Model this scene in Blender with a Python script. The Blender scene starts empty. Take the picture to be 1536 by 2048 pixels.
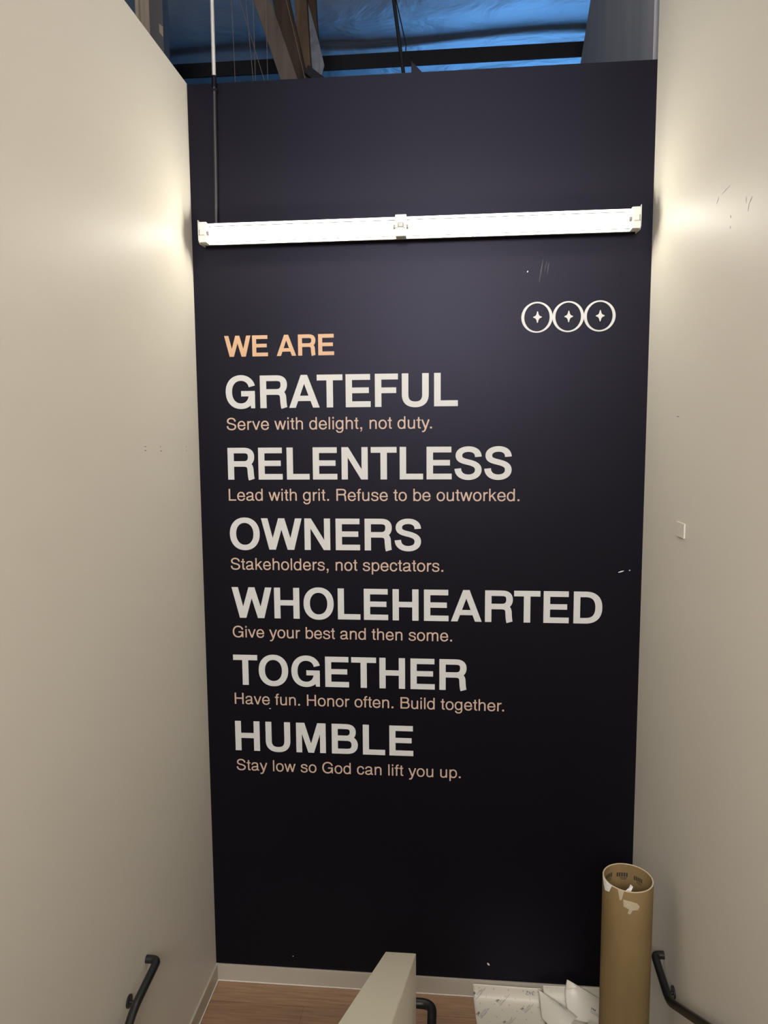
import bpy, bmesh, math, random
from mathutils import Vector, Matrix
from mathutils.geometry import delaunay_2d_cdt

random.seed(7)
S = bpy.context.scene
COL = S.collection
PI = math.pi

# ------------------------------------------------------------------ camera
W = 2.60            # stairwell width
H = 5.49            # top of the dark wall
f_px, yaw, pitch, roll = 1428.6, 0.09296, -0.10416, -0.00677
cam = bpy.data.cameras.new('camera')
cam.sensor_fit = 'VERTICAL'
cam.sensor_height = 24.0
cam.lens = 24.0 * f_px / 2048.0
cam.clip_start = 0.05
cam.clip_end = 100
co = bpy.data.objects.new('camera', cam)
COL.objects.link(co)
cy_, sy_, cp_, sp_ = math.cos(yaw), math.sin(yaw), math.cos(pitch), math.sin(pitch)
fwd = Vector((-sy_ * cp_, cy_ * cp_, sp_))
rgt = Vector((cy_, sy_, 0))
up = rgt.cross(fwd)
r2 = math.cos(roll) * rgt + math.sin(roll) * up
u2 = -math.sin(roll) * rgt + math.cos(roll) * up
m3 = Matrix((r2, u2, -fwd)).transposed()
co.matrix_world = Matrix.Translation((1.49996, -4.17709, 3.48575)) @ m3.to_4x4()
S.camera = co

# ------------------------------------------------------------------ world, light, exposure
S.view_settings.view_transform = 'Standard'
S.view_settings.look = 'None'
S.view_settings.gamma = 1.0
S.view_settings.use_curve_mapping = False
S.view_settings.exposure = 0.40
TUBE_STRENGTH = 64.0
BLUE_POWER = 104.0
WARM_POWER = 345.0

wd = bpy.data.worlds.new('world')
S.world = wd
wd.use_nodes = True
wd.node_tree.nodes['Background'].inputs[0].default_value = (0.10, 0.22, 0.5, 1)
wd.node_tree.nodes['Background'].inputs[1].default_value = 0.05


def area(name, loc, rot, sx, sy, power, color):
    l = bpy.data.lights.new(name, 'AREA')
    l.shape = 'RECTANGLE'
    l.size = sx
    l.size_y = sy
    l.energy = power
    l.color = color
    o = bpy.data.objects.new(name, l)
    o.location = loc
    o.rotation_euler = rot
    COL.objects.link(o)
    return o


# blue light added out of view beyond the dark wall for the foil (faces -y)
area('hall_blue_light', (3.2, 10.85, 3.0), (PI / 2, 0, PI), 4.4, 4.2, BLUE_POWER, (0.17, 0.50, 1.0))
# added fill light above the upper landing, behind the camera
area('landing_fill_light', (1.3, -8.5, 5.75), (math.radians(76), 0, 0), 2.4, 1.9, WARM_POWER, (1.0, 0.945, 0.90))


# ------------------------------------------------------------------ materials
def principled(name, color, rough=0.5, metal=0.0, spec=0.5):
    m = bpy.data.materials.new(name)
    m.use_nodes = True
    b = m.node_tree.nodes['Principled BSDF']
    b.inputs['Base Color'].default_value = (*color, 1)
    b.inputs['Roughness'].default_value = rough
    b.inputs['Metallic'].default_value = metal
    b.inputs['Specular IOR Level'].default_value = spec
    return m


def nodes(m):
    t = m.node_tree
    return t.nodes, t.links, t.nodes['Principled BSDF']


def coords(m, scale=(1, 1, 1), kind='Object'):
    n, l, b = nodes(m)
    tc = n.new('ShaderNodeTexCoord')
    mp = n.new('ShaderNodeMapping')
    mp.inputs['Scale'].default_value = scale
    l.new(tc.outputs[kind], mp.inputs['Vector'])
    return mp.outputs['Vector']


def noise_bump(m, scale, strength, dist=0.002, detail=3, vec_scale=(1, 1, 1)):
    n, l, b = nodes(m)
    v = coords(m, vec_scale)
    t = n.new('ShaderNodeTexNoise')
    t.inputs['Scale'].default_value = scale
    t.inputs['Detail'].default_value = detail
    bp = n.new('ShaderNodeBump')
    bp.inputs['Strength'].default_value = strength
    bp.inputs['Distance'].default_value = dist
    l.new(v, t.inputs['Vector'])
    l.new(t.outputs['Fac'], bp.inputs['Height'])
    l.new(bp.outputs['Normal'], b.inputs['Normal'])
    return t


def noise_color(m, c1, c2, scale, detail=4, vec_scale=(1, 1, 1), lo=0.35, hi=0.65):
    n, l, b = nodes(m)
    v = coords(m, vec_scale)
    t = n.new('ShaderNodeTexNoise')
    t.inputs['Scale'].default_value = scale
    t.inputs['Detail'].default_value = detail
    r = n.new('ShaderNodeValToRGB')
    r.color_ramp.elements[0].color = (*c1, 1)
    r.color_ramp.elements[1].color = (*c2, 1)
    r.color_ramp.elements[0].position = lo
    r.color_ramp.elements[1].position = hi
    l.new(v, t.inputs['Vector'])
    l.new(t.outputs['Fac'], r.inputs['Fac'])
    l.new(r.outputs['Color'], b.inputs['Base Color'])


M = {}
M['wall'] = principled('white_satin_paint', (0.70, 0.665, 0.585), 0.5, 0, 0.15)
noise_bump(M['wall'], 90, 0.10, 0.002, 3)
M['dark'] = principled('midnight_satin_paint', (0.0045, 0.0042, 0.0058), 0.38, 0, 0.175)
M['dark'].node_tree.nodes['Principled BSDF'].inputs['Specular Tint'].default_value = (0.70, 0.70, 1.0, 1)  # bluish cast of reflected light put into the sheen colour
noise_bump(M['dark'], 110, 0.10, 0.002, 3)
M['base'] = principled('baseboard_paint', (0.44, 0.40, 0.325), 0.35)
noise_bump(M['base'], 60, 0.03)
M['cap'] = principled('half_wall_paint', (0.80, 0.75, 0.60), 0.42)
noise_bump(M['cap'], 90, 0.08)
M['white_vinyl'] = principled('white_vinyl', (0.57, 0.575, 0.555), 0.5)
noise_bump(M['white_vinyl'], 60, 0.02)
M['peach_vinyl'] = principled('peach_vinyl', (0.58, 0.36, 0.205), 0.5)
noise_bump(M['peach_vinyl'], 60, 0.02)
M['tan_vinyl'] = principled('tan_vinyl', (0.54, 0.39, 0.30), 0.5)
noise_bump(M['tan_vinyl'], 60, 0.02)
M['enamel'] = principled('white_enamel', (0.80, 0.79, 0.74), 0.3)
noise_bump(M['enamel'], 30, 0.02)
M['galv'] = principled('bare_steel', (0.30, 0.30, 0.29), 0.45, 0.7)
noise_bump(M['galv'], 30, 0.04)
M['holder'] = principled('lamp_holder_plastic', (0.82, 0.80, 0.70), 0.35)
noise_bump(M['holder'], 40, 0.02)
M['black'] = principled('black_powder_coat', (0.010, 0.010, 0.010), 0.38)
noise_bump(M['black'], 200, 0.08, 0.001)
M['dark_pipe'] = principled('midnight_pipe_paint', (0.016, 0.0155, 0.018), 0.35)
noise_bump(M['dark_pipe'], 60, 0.05)
M['conduit'] = principled('grey_conduit', (0.52, 0.50, 0.47), 0.45, 0.2)
noise_bump(M['conduit'], 40, 0.04)
M['card'] = principled('cardboard', (0.36, 0.235, 0.11), 0.75, 0, 0.3)
noise_color(M['card'], (0.172, 0.116, 0.046), (0.215, 0.147, 0.060), 6, 4, (1, 1, .25))
noise_bump(M['card'], 150, 0.08, 0.001)
M['card_edge'] = principled('cardboard_edge', (0.52, 0.42, 0.28), 0.8)
noise_bump(M['card_edge'], 90, 0.1)
M['ink'] = principled('black_ink', (0.02, 0.02, 0.022), 0.6)
noise_bump(M['ink'], 90, 0.02)
M['faint'] = principled('grey_ink', (0.26, 0.25, 0.25), 0.6)
noise_bump(M['faint'], 90, 0.02)
M['pale_ink'] = principled('pale_grey_ink', (0.40, 0.385, 0.35), 0.6)
noise_bump(M['pale_ink'], 90, 0.02)
M['tube_ink'] = principled('brown_black_ink', (0.045, 0.032, 0.02), 0.7)
noise_bump(M['tube_ink'], 90, 0.02)
M['scuff_grey'] = principled('scuff_grey', (0.27, 0.25, 0.23), 0.6)
noise_bump(M['scuff_grey'], 90, 0.02)
M['rub'] = principled('rubbed_paint', (0.012, 0.011, 0.014), 0.33, 0, 0.3)
noise_bump(M['rub'], 120, 0.3, 0.003)
M['blue_ink'] = principled('pen_ink', (0.08, 0.08, 0.16), 0.6)
noise_bump(M['blue_ink'], 90, 0.02)
M['tape'] = principled('torn_white_tape', (0.46, 0.38, 0.26), 0.6)
noise_bump(M['tape'], 50, 0.3, 0.004)
M['scrap'] = principled('white_paper_scrap', (0.80, 0.78, 0.72), 0.6)
noise_bump(M['scrap'], 60, 0.1)
M['paper'] = principled('release_paper', (0.70, 0.66, 0.55), 0.42)
noise_bump(M['paper'], 9, 0.10, 0.01)
M['paper_in'] = principled('release_paper_inner', (0.74, 0.70, 0.60), 0.35)
noise_bump(M['paper_in'], 9, 0.10, 0.01)
M['wood'] = principled('rough_lumber_grey', (0.20, 0.135, 0.085), 0.8, 0, 0.2)
noise_color(M['wood'], (0.065, 0.053, 0.044), (0.105, 0.086, 0.072), 14, 5, (1, 1, .12))
M['wood_dark'] = principled('old_dark_lumber', (0.10, 0.062, 0.036), 0.85, 0, 0.2)
noise_color(M['wood_dark'], (0.022, 0.015, 0.010), (0.045, 0.030, 0.020), 14, 5, (1, 1, .12))
M['wood_brown'] = principled('brown_lumber', (0.09, 0.06, 0.038), 0.85, 0, 0.2)
noise_color(M['wood_brown'], (0.06, 0.041, 0.027), (0.105, 0.072, 0.046), 14, 5, (1, 1, .12))
M['steel_dark'] = principled('dark_painted_steel', (0.009, 0.010, 0.014), 0.6, 0, 0.15)
noise_bump(M['steel_dark'], 20, 0.05)
M['flap'] = principled('hanging_foil_edge', (0.10, 0.11, 0.13), 0.4, 0.5)
noise_bump(M['flap'], 6, 0.4, 0.03)
M['post'] = principled('brown_grey_post', (0.08, 0.075, 0.078), 0.5)
noise_color(M['post'], (0.065, 0.06, 0.062), (0.09, 0.083, 0.085), 5, 4, (1, 1, .1))
M['beige'] = principled('beige_duct', (0.46, 0.40, 0.30), 0.6)
noise_color(M['beige'], (0.24, 0.19, 0.14), (0.34, 0.30, 0.23), 8, 3, (1, 1, .05))
M['wire'] = principled('thin_wire', (0.16, 0.135, 0.11), 0.5, 0.3)
noise_bump(M['wire'], 20, 0.02)
M['drab'] = principled('grey_drywall', (0.30, 0.30, 0.31), 0.7)
noise_color(M['drab'], (0.34, 0.35, 0.38), (0.44, 0.45, 0.48), 1.6, 3, (1, 2, .25))
M['hall'] = principled('hall_block', (0.10, 0.10, 0.105), 0.85)
noise_color(M['hall'], (0.08, 0.08, 0.085), (0.12, 0.12, 0.125), 2)
M['concrete'] = principled('concrete', (0.22, 0.21, 0.19), 0.8)
noise_color(M['concrete'], (0.18, 0.17, 0.155), (0.26, 0.25, 0.23), 3)
M['frame'] = principled('window_frame_paint', (0.3, 0.3, 0.3), 0.5)
noise_bump(M['frame'], 30, 0.03)

# wrinkled foil-faced insulation
M['foil'] = principled('foil_insulation', (0.60, 0.66, 0.74), 0.5, 0.75)
n, l, b = nodes(M['foil'])
v = coords(M['foil'], (1.0, 1.7, 1))
t1 = n.new('ShaderNodeTexNoise'); t1.inputs['Scale'].default_value = 1.9; t1.inputs['Detail'].default_value = 5
t1.inputs['Distortion'].default_value = 0.6
l.new(v, t1.inputs['Vector'])
bp = n.new('ShaderNodeBump'); bp.inputs['Strength'].default_value = 0.6; bp.inputs['Distance'].default_value = 0.05
l.new(t1.outputs['Fac'], bp.inputs['Height'])
l.new(bp.outputs['Normal'], b.inputs['Normal'])

# wood-look planks running across the stairwell
M['floor'] = principled('oak_look_planks', (0.34, 0.21, 0.12), 0.42)
n, l, b = nodes(M['floor'])
v = coords(M['floor'])
br = n.new('ShaderNodeTexBrick')
br.inputs['Scale'].default_value = 1.0
br.inputs['Brick Width'].default_value = 1.22
br.inputs['Row Height'].default_value = 0.18
br.inputs['Mortar Size'].default_value = 0.0012
br.inputs['Mortar Smooth'].default_value = 0.0
br.inputs['Color1'].default_value = (0.36, 0.225, 0.135, 1)
br.inputs['Color2'].default_value = (0.31, 0.19, 0.113, 1)
br.inputs['Mortar'].default_value = (0.17, 0.10, 0.055, 1)
l.new(v, br.inputs['Vector'])
v2 = coords(M['floor'], (1.6, 26, 1))
gn = n.new('ShaderNodeTexNoise'); gn.inputs['Scale'].default_value = 2.5; gn.inputs['Detail'].default_value = 6
gn.inputs['Distortion'].default_value = 0.4
l.new(v2, gn.inputs['Vector'])
gr = n.new('ShaderNodeValToRGB')
gr.color_ramp.elements[0].color = (0.62, 0.60, 0.58, 1); gr.color_ramp.elements[0].position = 0.3
gr.color_ramp.elements[1].color = (1.12, 1.1, 1.08, 1); gr.color_ramp.elements[1].position = 0.7
l.new(gn.outputs['Fac'], gr.inputs['Fac'])
mx = n.new('ShaderNodeMix'); mx.data_type = 'RGBA'; mx.blend_type = 'MULTIPLY'
mx.inputs['Factor'].default_value = 0.8
l.new(br.outputs['Color'], mx.inputs['A']); l.new(gr.outputs['Color'], mx.inputs['B'])
l.new(mx.outputs['Result'], b.inputs['Base Color'])

M['tube'] = principled('lit_fluorescent_tube', (0.9, 0.9, 0.85), 0.3)
b = M['tube'].node_tree.nodes['Principled BSDF']
b.inputs['Emission Color'].default_value = (1.0, 0.95, 0.83, 1)
b.inputs['Emission Strength'].default_value = TUBE_STRENGTH
M['pane'] = principled('blue_glow_pane', (0.1, 0.2, 0.4), 0.2)  # glow added to turn the roof foil blue
b = M['pane'].node_tree.nodes['Principled BSDF']
b.inputs['Emission Color'].default_value = (0.16, 0.46, 1.0, 1)
b.inputs['Emission Strength'].default_value = 1.5

M['pane2'] = principled('sheen_glow_pane', (0.1, 0.1, 0.2), 0.2)  # glow added for a bluish reflection in the dark wall
b = M['pane2'].node_tree.nodes['Principled BSDF']
b.inputs['Emission Color'].default_value = (0.42, 0.42, 1.0, 1)
b.inputs['Emission Strength'].default_value = 1.6

# ------------------------------------------------------------------ mesh helpers
def obj(name, bm, mat, parent=None, smooth=False):
    bmesh.ops.recalc_face_normals(bm, faces=bm.faces)
    me = bpy.data.meshes.new(name)
    bm.to_mesh(me)
    bm.free()
    for mm in (mat if isinstance(mat, (list, tuple)) else [mat]):
        me.materials.append(mm)
    if smooth:
        for p in me.polygons:
            p.use_smooth = True
    o = bpy.data.objects.new(name, me)
    COL.objects.link(o)
    if parent is not None:
        o.parent = parent
        o.matrix_parent_inverse = Matrix.Translation(-parent.location) if parent.type == 'EMPTY' else parent.matrix_basis.inverted()
    return o


def thing(name, label, cat, loc=(0, 0, 0), group=None):
    o = bpy.data.objects.new(name, None)
    o.empty_display_size = 0.1
    COL.objects.link(o)
    o.location = loc
    tag(o, label, cat, group)
    return o


def tag(o, label, cat, group=None):
    o['label'] = label
    o['category'] = cat
    if group:
        o['group'] = group
    return o


def struct(name, bm, mat, label=None, smooth=False):
    o = obj(name, bm, mat, None, smooth)
    o['kind'] = 'structure'
    if label:
        o['label'] = label
    return o


def box(bm, x0, x1, y0, y1, z0, z1, bevel=0.0, mat=0):
    r = bmesh.ops.create_cube(bm, size=1.0)
    for q in r['verts']:
        q.co = Vector((x0 + (q.co.x + .5) * (x1 - x0), y0 + (q.co.y + .5) * (y1 - y0), z0 + (q.co.z + .5) * (z1 - z0)))
    fs = list({f for q in r['verts'] for f in q.link_faces})
    for f in fs:
        f.material_index = mat
    if bevel:
        es = list({e for q in r['verts'] for e in q.link_edges})
        bmesh.ops.bevel(bm, geom=es, offset=bevel, segments=2, affect='EDGES', profile=0.5)
    return bm


def boxm(*a, **k):
    return box(bmesh.new(), *a, **k)


def prism(bm, pts, ax, lo, hi):
    """extrude a polygon (2-D points) along axis ax from lo to hi"""
    def P(p, t):
        return {0: (t, p[0], p[1]), 1: (p[0], t, p[1]), 2: (p[0], p[1], t)}[ax]
    a = [bm.verts.new(P(p, lo)) for p in pts]
    c = [bm.verts.new(P(p, hi)) for p in pts]
    bm.faces.new(a)
    bm.faces.new(c[::-1])
    k = len(pts)
    for i in range(k):
        bm.faces.new((a[i], a[(i + 1) % k], c[(i + 1) % k], c[i]))
    return bm


def prismm(*a):
    return prism(bmesh.new(), *a)


def tube(bm, pts, r, seg=14, caps=True):
    """sweep a circle along a polyline"""
    pts = [Vector(p) for p in pts]
    rings = []
    prev = None
    for i, p in enumerate(pts):
        if i == 0:
            d = pts[1] - p
        elif i == len(pts) - 1:
            d = p - pts[i - 1]
        else:
            d = (pts[i + 1] - p).normalized() + (p - pts[i - 1]).normalized()
        d.normalize()
        if prev is None:
            a = Vector((0, 0, 1)) if abs(d.z) < .9 else Vector((1, 0, 0))
            u = d.cross(a).normalized()
        else:
            u = (prev - d * prev.dot(d)).normalized()
        prev = u
        w = d.cross(u)
        rr = r[i] if isinstance(r, (list, tuple)) else r
        rings.append([bm.verts.new(p + u * (rr * math.cos(2 * PI * k / seg)) + w * (rr * math.sin(2 * PI * k / seg))) for k in range(seg)])
    for A, B in zip(rings, rings[1:]):
        for k in range(seg):
            bm.faces.new((A[k], A[(k + 1) % seg], B[(k + 1) % seg], B[k]))
    if caps:
        bm.faces.new(rings[0][::-1])
        bm.faces.new(rings[-1])
    return bm


def tubem(*a, **k):
    return tube(bmesh.new(), *a, **k)


def rounded(pts, rad, n=6):
    """round the inner corners of a polyline"""
    pts = [Vector(p) for p in pts]
    out = [pts[0]]
    for i in range(1, len(pts) - 1):
        a, p, c = pts[i - 1], pts[i], pts[i + 1]
        r_ = min(rad, (a - p).length * .49, (c - p).length * .49)
        s = p + (a - p).normalized() * r_
        e = p + (c - p).normalized() * r_
        for k in range(n + 1):
            t = k / n
            out.append(s * (1 - t) ** 2 + p * (2 * t * (1 - t)) + e * t * t)
    out.append(pts[-1])
    return out


def shade_smooth_angle(o, ang=40):
    for p in o.data.polygons:
        p.use_smooth = True
    md = o.modifiers.new('split', 'EDGE_SPLIT')
    md.split_angle = math.radians(ang)


# ------------------------------------------------------------------ the room
ZL = -1.70   # level below the landing
ZU = 1.87    # upper landing
wb = struct('wall_back', boxm(-0.12, W + 0.12, 0, 0.12, ZL, H), M['dark'], 'midnight dark painted feature wall of the stairwell with lettering')
wl = struct('wall_left', boxm(-0.12, 0, -9.0, 0.0, ZL, H + .004), M['wall'], 'plain off-white satin stairwell wall on the left')
wr = struct('wall_right', boxm(W, W + 0.12, -9.0, 0.0, ZL, 7.35), M['wall'], 'tall off-white satin stairwell wall on the right')
struct('wall_right_beyond', prismm([(0.125, 5.0), (2.7, 5.0), (2.7, 6.53), (1.75, 7.16), (1.1, 7.35), (0.125, 7.35)], 0, W + 0.006, W + 0.12),
       M['drab'], 'bare grey wall beyond the dark wall under the roof')
bm = bmesh.new()
va, vb_, vc, vd = 0.15, 2.45, 4.1, 6.1
box(bm, -0.12, W + .12, -9.12, -9.0, ZL, vc)
box(bm, -0.12, W + .12, -9.12, -9.0, vd, 7.4)
box(bm, -0.12, va, -9.12, -9.0, vc, vd)
box(bm, vb_, W + .12, -9.12, -9.0, vc, vd)
struct('wall_front', bm, M['wall'])
bm = bmesh.new()
for x in (va + .03, (va + vb_) / 2, vb_ - .03):
    box(bm, x - .03, x + .03, -9.06, -9.0, vc, vd)
for z in (vc + .03, vd - .03):
    box(bm, va, vb_, -9.055, -9.005, z - .03, z + .03)
w2 = struct('window_sheen_source', bm, M['frame'])  # unseen window added to give the dark wall its sheen
obj('pane', boxm(va, vb_, -9.05, -9.04, vc, vd), M['pane2'], w2)
struct('floor', boxm(0, W, -1.2, 0, -0.16, 0), M['floor'], 'wood-look plank floor of the landing')
struct('floor_upper', boxm(0, W, -9.0, -4.05, ZU - .2, ZU), M['floor'])
struct('floor_lower', boxm(-6, 8, -9.0, 11, ZL - .1, ZL), M['concrete'])
struct('wall_hall_left', boxm(-6.1, -6, -9.0, 11, ZL, 7.6), M['hall'])
struct('wall_hall_right', boxm(8, 8.1, -9.0, 11, ZL, 7.6), M['hall'])
bm = bmesh.new()
wx0, wx1, wz0, wz1 = 1.0, 5.4, 0.9, 5.1
box(bm, -6, 8, 11, 11.12, ZL, wz0)
box(bm, -6, 8, 11, 11.12, wz1, 7.6)
box(bm, -6, wx0, 11, 11.12, wz0, wz1)
box(bm, wx1, 8, 11, 11.12, wz0, wz1)
struct('wall_hall_far', bm, M['hall'])
bm = bmesh.new()
for i in range(5):
    x = wx0 + (wx1 - wx0) * i / 4
    box(bm, x - .03, x + .03, 10.98, 11.06, wz0, wz1)
for z in (wz0 + .03, (wz0 + wz1) / 2, wz1 - .03):
    box(bm, wx0, wx1, 10.985, 11.055, z - .03, z + .03)
w1 = struct('window_blue_source', bm, M['frame'])  # unseen window added around the blue source for the foil
obj('pane', boxm(wx0, wx1, 11.04, 11.05, wz0, wz1), M['pane'], w1)

# roof insulation: sagging between purlins
bm = bmesh.new()
ny, nx = 170, 60
grid = []
rr = random.Random(3)
for j in range(ny + 1):
    y = -9.1 + 20.1 * j / ny
    row = []
    for i in range(nx + 1):
        x = -6 + 14 * i / nx
        z = 7.16 + 0.06 * max(0, 3.0 - y) - 0.055 * max(0, y - 3)
        ph = (y - 3.0) / 1.25
        z += -0.055 * abs(math.sin(PI * ph)) ** 1.3 if y < 3 else 0
        z += 0.006 * math.sin(9.5 * y + 1.1 * math.sin(1.7 * x)) * (0.6 + 0.4 * math.sin(1.3 * x + y))
        z += 0.012 * math.sin(2.3 * x + 3.1 * y)
        row.append(bm.verts.new((x, y, z)))
    grid.append(row)
for j in range(ny):
    for i in range(nx):
        bm.faces.new((grid[j][i], grid[j][i + 1], grid[j + 1][i + 1], grid[j + 1][i]))
ce = struct('ceiling', bm, M['foil'], 'wrinkled foil-faced roof insulation lit blue', smooth=True)
sd = ce.modifiers.new('thick', 'SOLIDIFY'); sd.thickness = 0.02; sd.offset = 1
struct('ceiling_deck', boxm(-6.1, 8.1, -9.2, 11.12, 8.0, 8.1), M['hall'])

# baseboards
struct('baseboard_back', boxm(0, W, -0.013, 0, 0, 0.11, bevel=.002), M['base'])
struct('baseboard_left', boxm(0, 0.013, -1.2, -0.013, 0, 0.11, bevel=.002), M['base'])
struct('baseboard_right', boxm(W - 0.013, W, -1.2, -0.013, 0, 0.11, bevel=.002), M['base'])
bm = bmesh.new()
box(bm, 0.0135, W - .0135, -0.0165, -0.0131, 0, 0.0035)
box(bm, 0.0131, 0.0165, -1.2, -0.0166, 0, 0.0035)
struct('trim_1', bm, M['enamel'])

# sloping half wall between the two flights
bm = prismm([(-1.1, 0.0), (-1.1, 1.107), (-4.05, 2.921), (-4.05, ZL), (-1.21, ZL), (-1.21, 0.0)], 0, 1.206, 1.348)
es = [e for e in bm.edges if all(q.co.y > -4.0 and q.co.z > .5 or q.co.z > 2 for q in e.verts) or all(abs(q.co.y + 1.1) < 1e-4 for q in e.verts)]
bmesh.ops.bevel(bm, geom=es, offset=0.004, segments=2, affect='EDGES', profile=.5)
struct('wall_half', bm, M['cap'], 'low off-white half wall with sloped top between the stair flights')

# the two flights (up to the viewer on the right, down on the left)
bm = bmesh.new()
prof = [(-1.2, ZL)]
y, z = -1.2, 0.0
prof = [(-1.2, -0.16), (-1.2, 0.0)]
for k in range(11):
    z += 0.17
    prof.append((y, z))
    y -= 0.285 if k < 10 else 0
    if k < 10:
        prof.append((y, z))
prof += [(-4.05, ZU - .2), (-4.05, ZU - .45), (-1.45, -0.16)]
prism(bm, prof, 0, 1.348, W)
struct('stairs_up', bm, M['floor'])
prof = [(-1.2, -0.16), (-1.2, -0.17)]
y, z = -1.2, -0.17
for k in range(9):
    y -= 0.285
    prof.append((y, z))
    z -= 0.17
    prof.append((y, z))
prof += [(-1.2, ZL)]
struct('stairs_down', prismm(prof[1:], 0, 0, 1.206), M['floor'])

# small scuffs that belong to the walls
def scuffs(segs, plane, mat, parent, name):
    bm = bmesh.new()
    for (a, c, w) in segs:
        a = Vector(a); c = Vector(c)
        d = (c - a); L = d.length; d.normalize()
        nrm = Vector((0, 1)) if False else Vector((-d.y, d.x))
        poly = [a - nrm * w * .2, a + d * L * .5 - nrm * w * .5, c - nrm * w * .15, c + nrm * w * .15, a + d * L * .5 + nrm * w * .5, a + nrm * w * .2]
        prism(bm, [tuple(p) for p in poly], *plane)
    return obj(name, bm, mat, parent)


scuffs([((-.974, 4.443), (-.998, 4.462), .006), ((-1.03, 4.463), (-1.118, 4.469), .003), ((-1.283, 4.349), (-1.283, 4.373), .005), ((-1.339, 4.356), (-1.312, 4.338), .006),
        ((-1.312, 4.340), (-1.304, 4.312), .006), ((-1.130, 4.350), (-1.139, 4.338), .007), ((-1.134, 4.309), (-1.135, 4.297), .006), ((-.543, 3.577), (-.584, 3.576), .006)],
       (0, W - .0006, W), M['scuff_grey'], wr, 'scuff')
scuffs([((-.771, 3.449), (-.746, 3.448), .005), ((-.771, 3.429), (-.748, 3.429), .006), ((-.583, 3.446), (-.565, 3.446), .005), ((-.582, 3.423), (-.556, 3.423), .006),
        ((-.202, 3.441), (-.210, 3.441), .007), ((-.204, 3.419), (-.212, 3.419), .007)], (0, 0, .0006), M['scuff_grey'], wl, 'scuff')
scuffs([((2.468, 2.700), (2.500, 2.710), .007), ((2.528, 2.712), (2.536, 2.714), .006), ((1.738, .222), (1.752, .206), .012), ((.505, .186), (.508, .190), .007),
        ((.390, 1.825), (.402, 1.825), .004), ((1.925, 4.400), (1.930, 4.408), .006)], (1, -.0006, 0), M['scrap'], wb, 'chipped_spot')
scuffs([((1.992, 4.345), (2.012, 4.470), .007), ((2.036, 4.385), (2.044, 4.452), .006), ((2.020, 4.40), (2.034, 4.465), .004)], (1, -.0005, 0), M['rub'], wb, 'rub_mark')

# ------------------------------------------------------------------ lettering (glyphs drawn as strokes and plates, united in 2-D)
def bez(p0, p1, p2, p3, n=12):
    o = []
    for k in range(1, n + 1):
        t = k / n
        s = 1 - t
        o.append((s ** 3 * p0[0] + 3 * s * s * t * p1[0] + 3 * s * t * t * p2[0] + t ** 3 * p3[0],
                  s ** 3 * p0[1] + 3 * s * s * t * p1[1] + 3 * s * t * t * p2[1] + t ** 3 * p3[1]))
    return o


def path(*cmds):
    """first item a point; then 2-tuples = line to, 6-tuples = cubic to"""
    o = [cmds[0]]
    for c in cmds[1:]:
        if len(c) == 2:
            o.append(c)
        else:
            o += bez(o[-1], (c[0], c[1]), (c[2], c[3]), (c[4], c[5]))
    return o


def stroke(pen, *cmds):
    wv, wh = pen
    p = path(*cmds)
    n = len(p)
    L, R = [], []
    for i in range(n):
        a = p[max(0, i - 1)]; c = p[min(n - 1, i + 1)]
        dx, dy = c[0] - a[0], c[1] - a[1]
        d = math.hypot(dx, dy) or 1
        nx, ny = -dy / d, dx / d
        ww = math.sqrt((wv * nx) ** 2 + (wh * ny) ** 2) / 2
        L.append((p[i][0] + nx * ww, p[i][1] + ny * ww))
        R.append((p[i][0] - nx * ww, p[i][1] - ny * ww))
    return [[L[i], L[i + 1], R[i + 1], R[i]] for i in range(n - 1)]


def ring(cx, cy, rx, ry, ix, iy, n=44, e=2.15):
    def P(a, x, y):
        c, s = math.cos(a), math.sin(a)
        return (cx + x * math.copysign(abs(c) ** (2 / e), c), cy + y * math.copysign(abs(s) ** (2 / e), s))
    out = []
    for k in range(n):
        a, b_ = 2 * PI * k / n, 2 * PI * (k + 1) / n
        out.append([P(a, rx, ry), P(b_, rx, ry), P(b_, ix, iy), P(a, ix, iy)])
    return out


def R4(x0, y0, x1, y1):
    return [[(x0, y0), (x1, y0), (x1, y1), (x0, y1)]]


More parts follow.
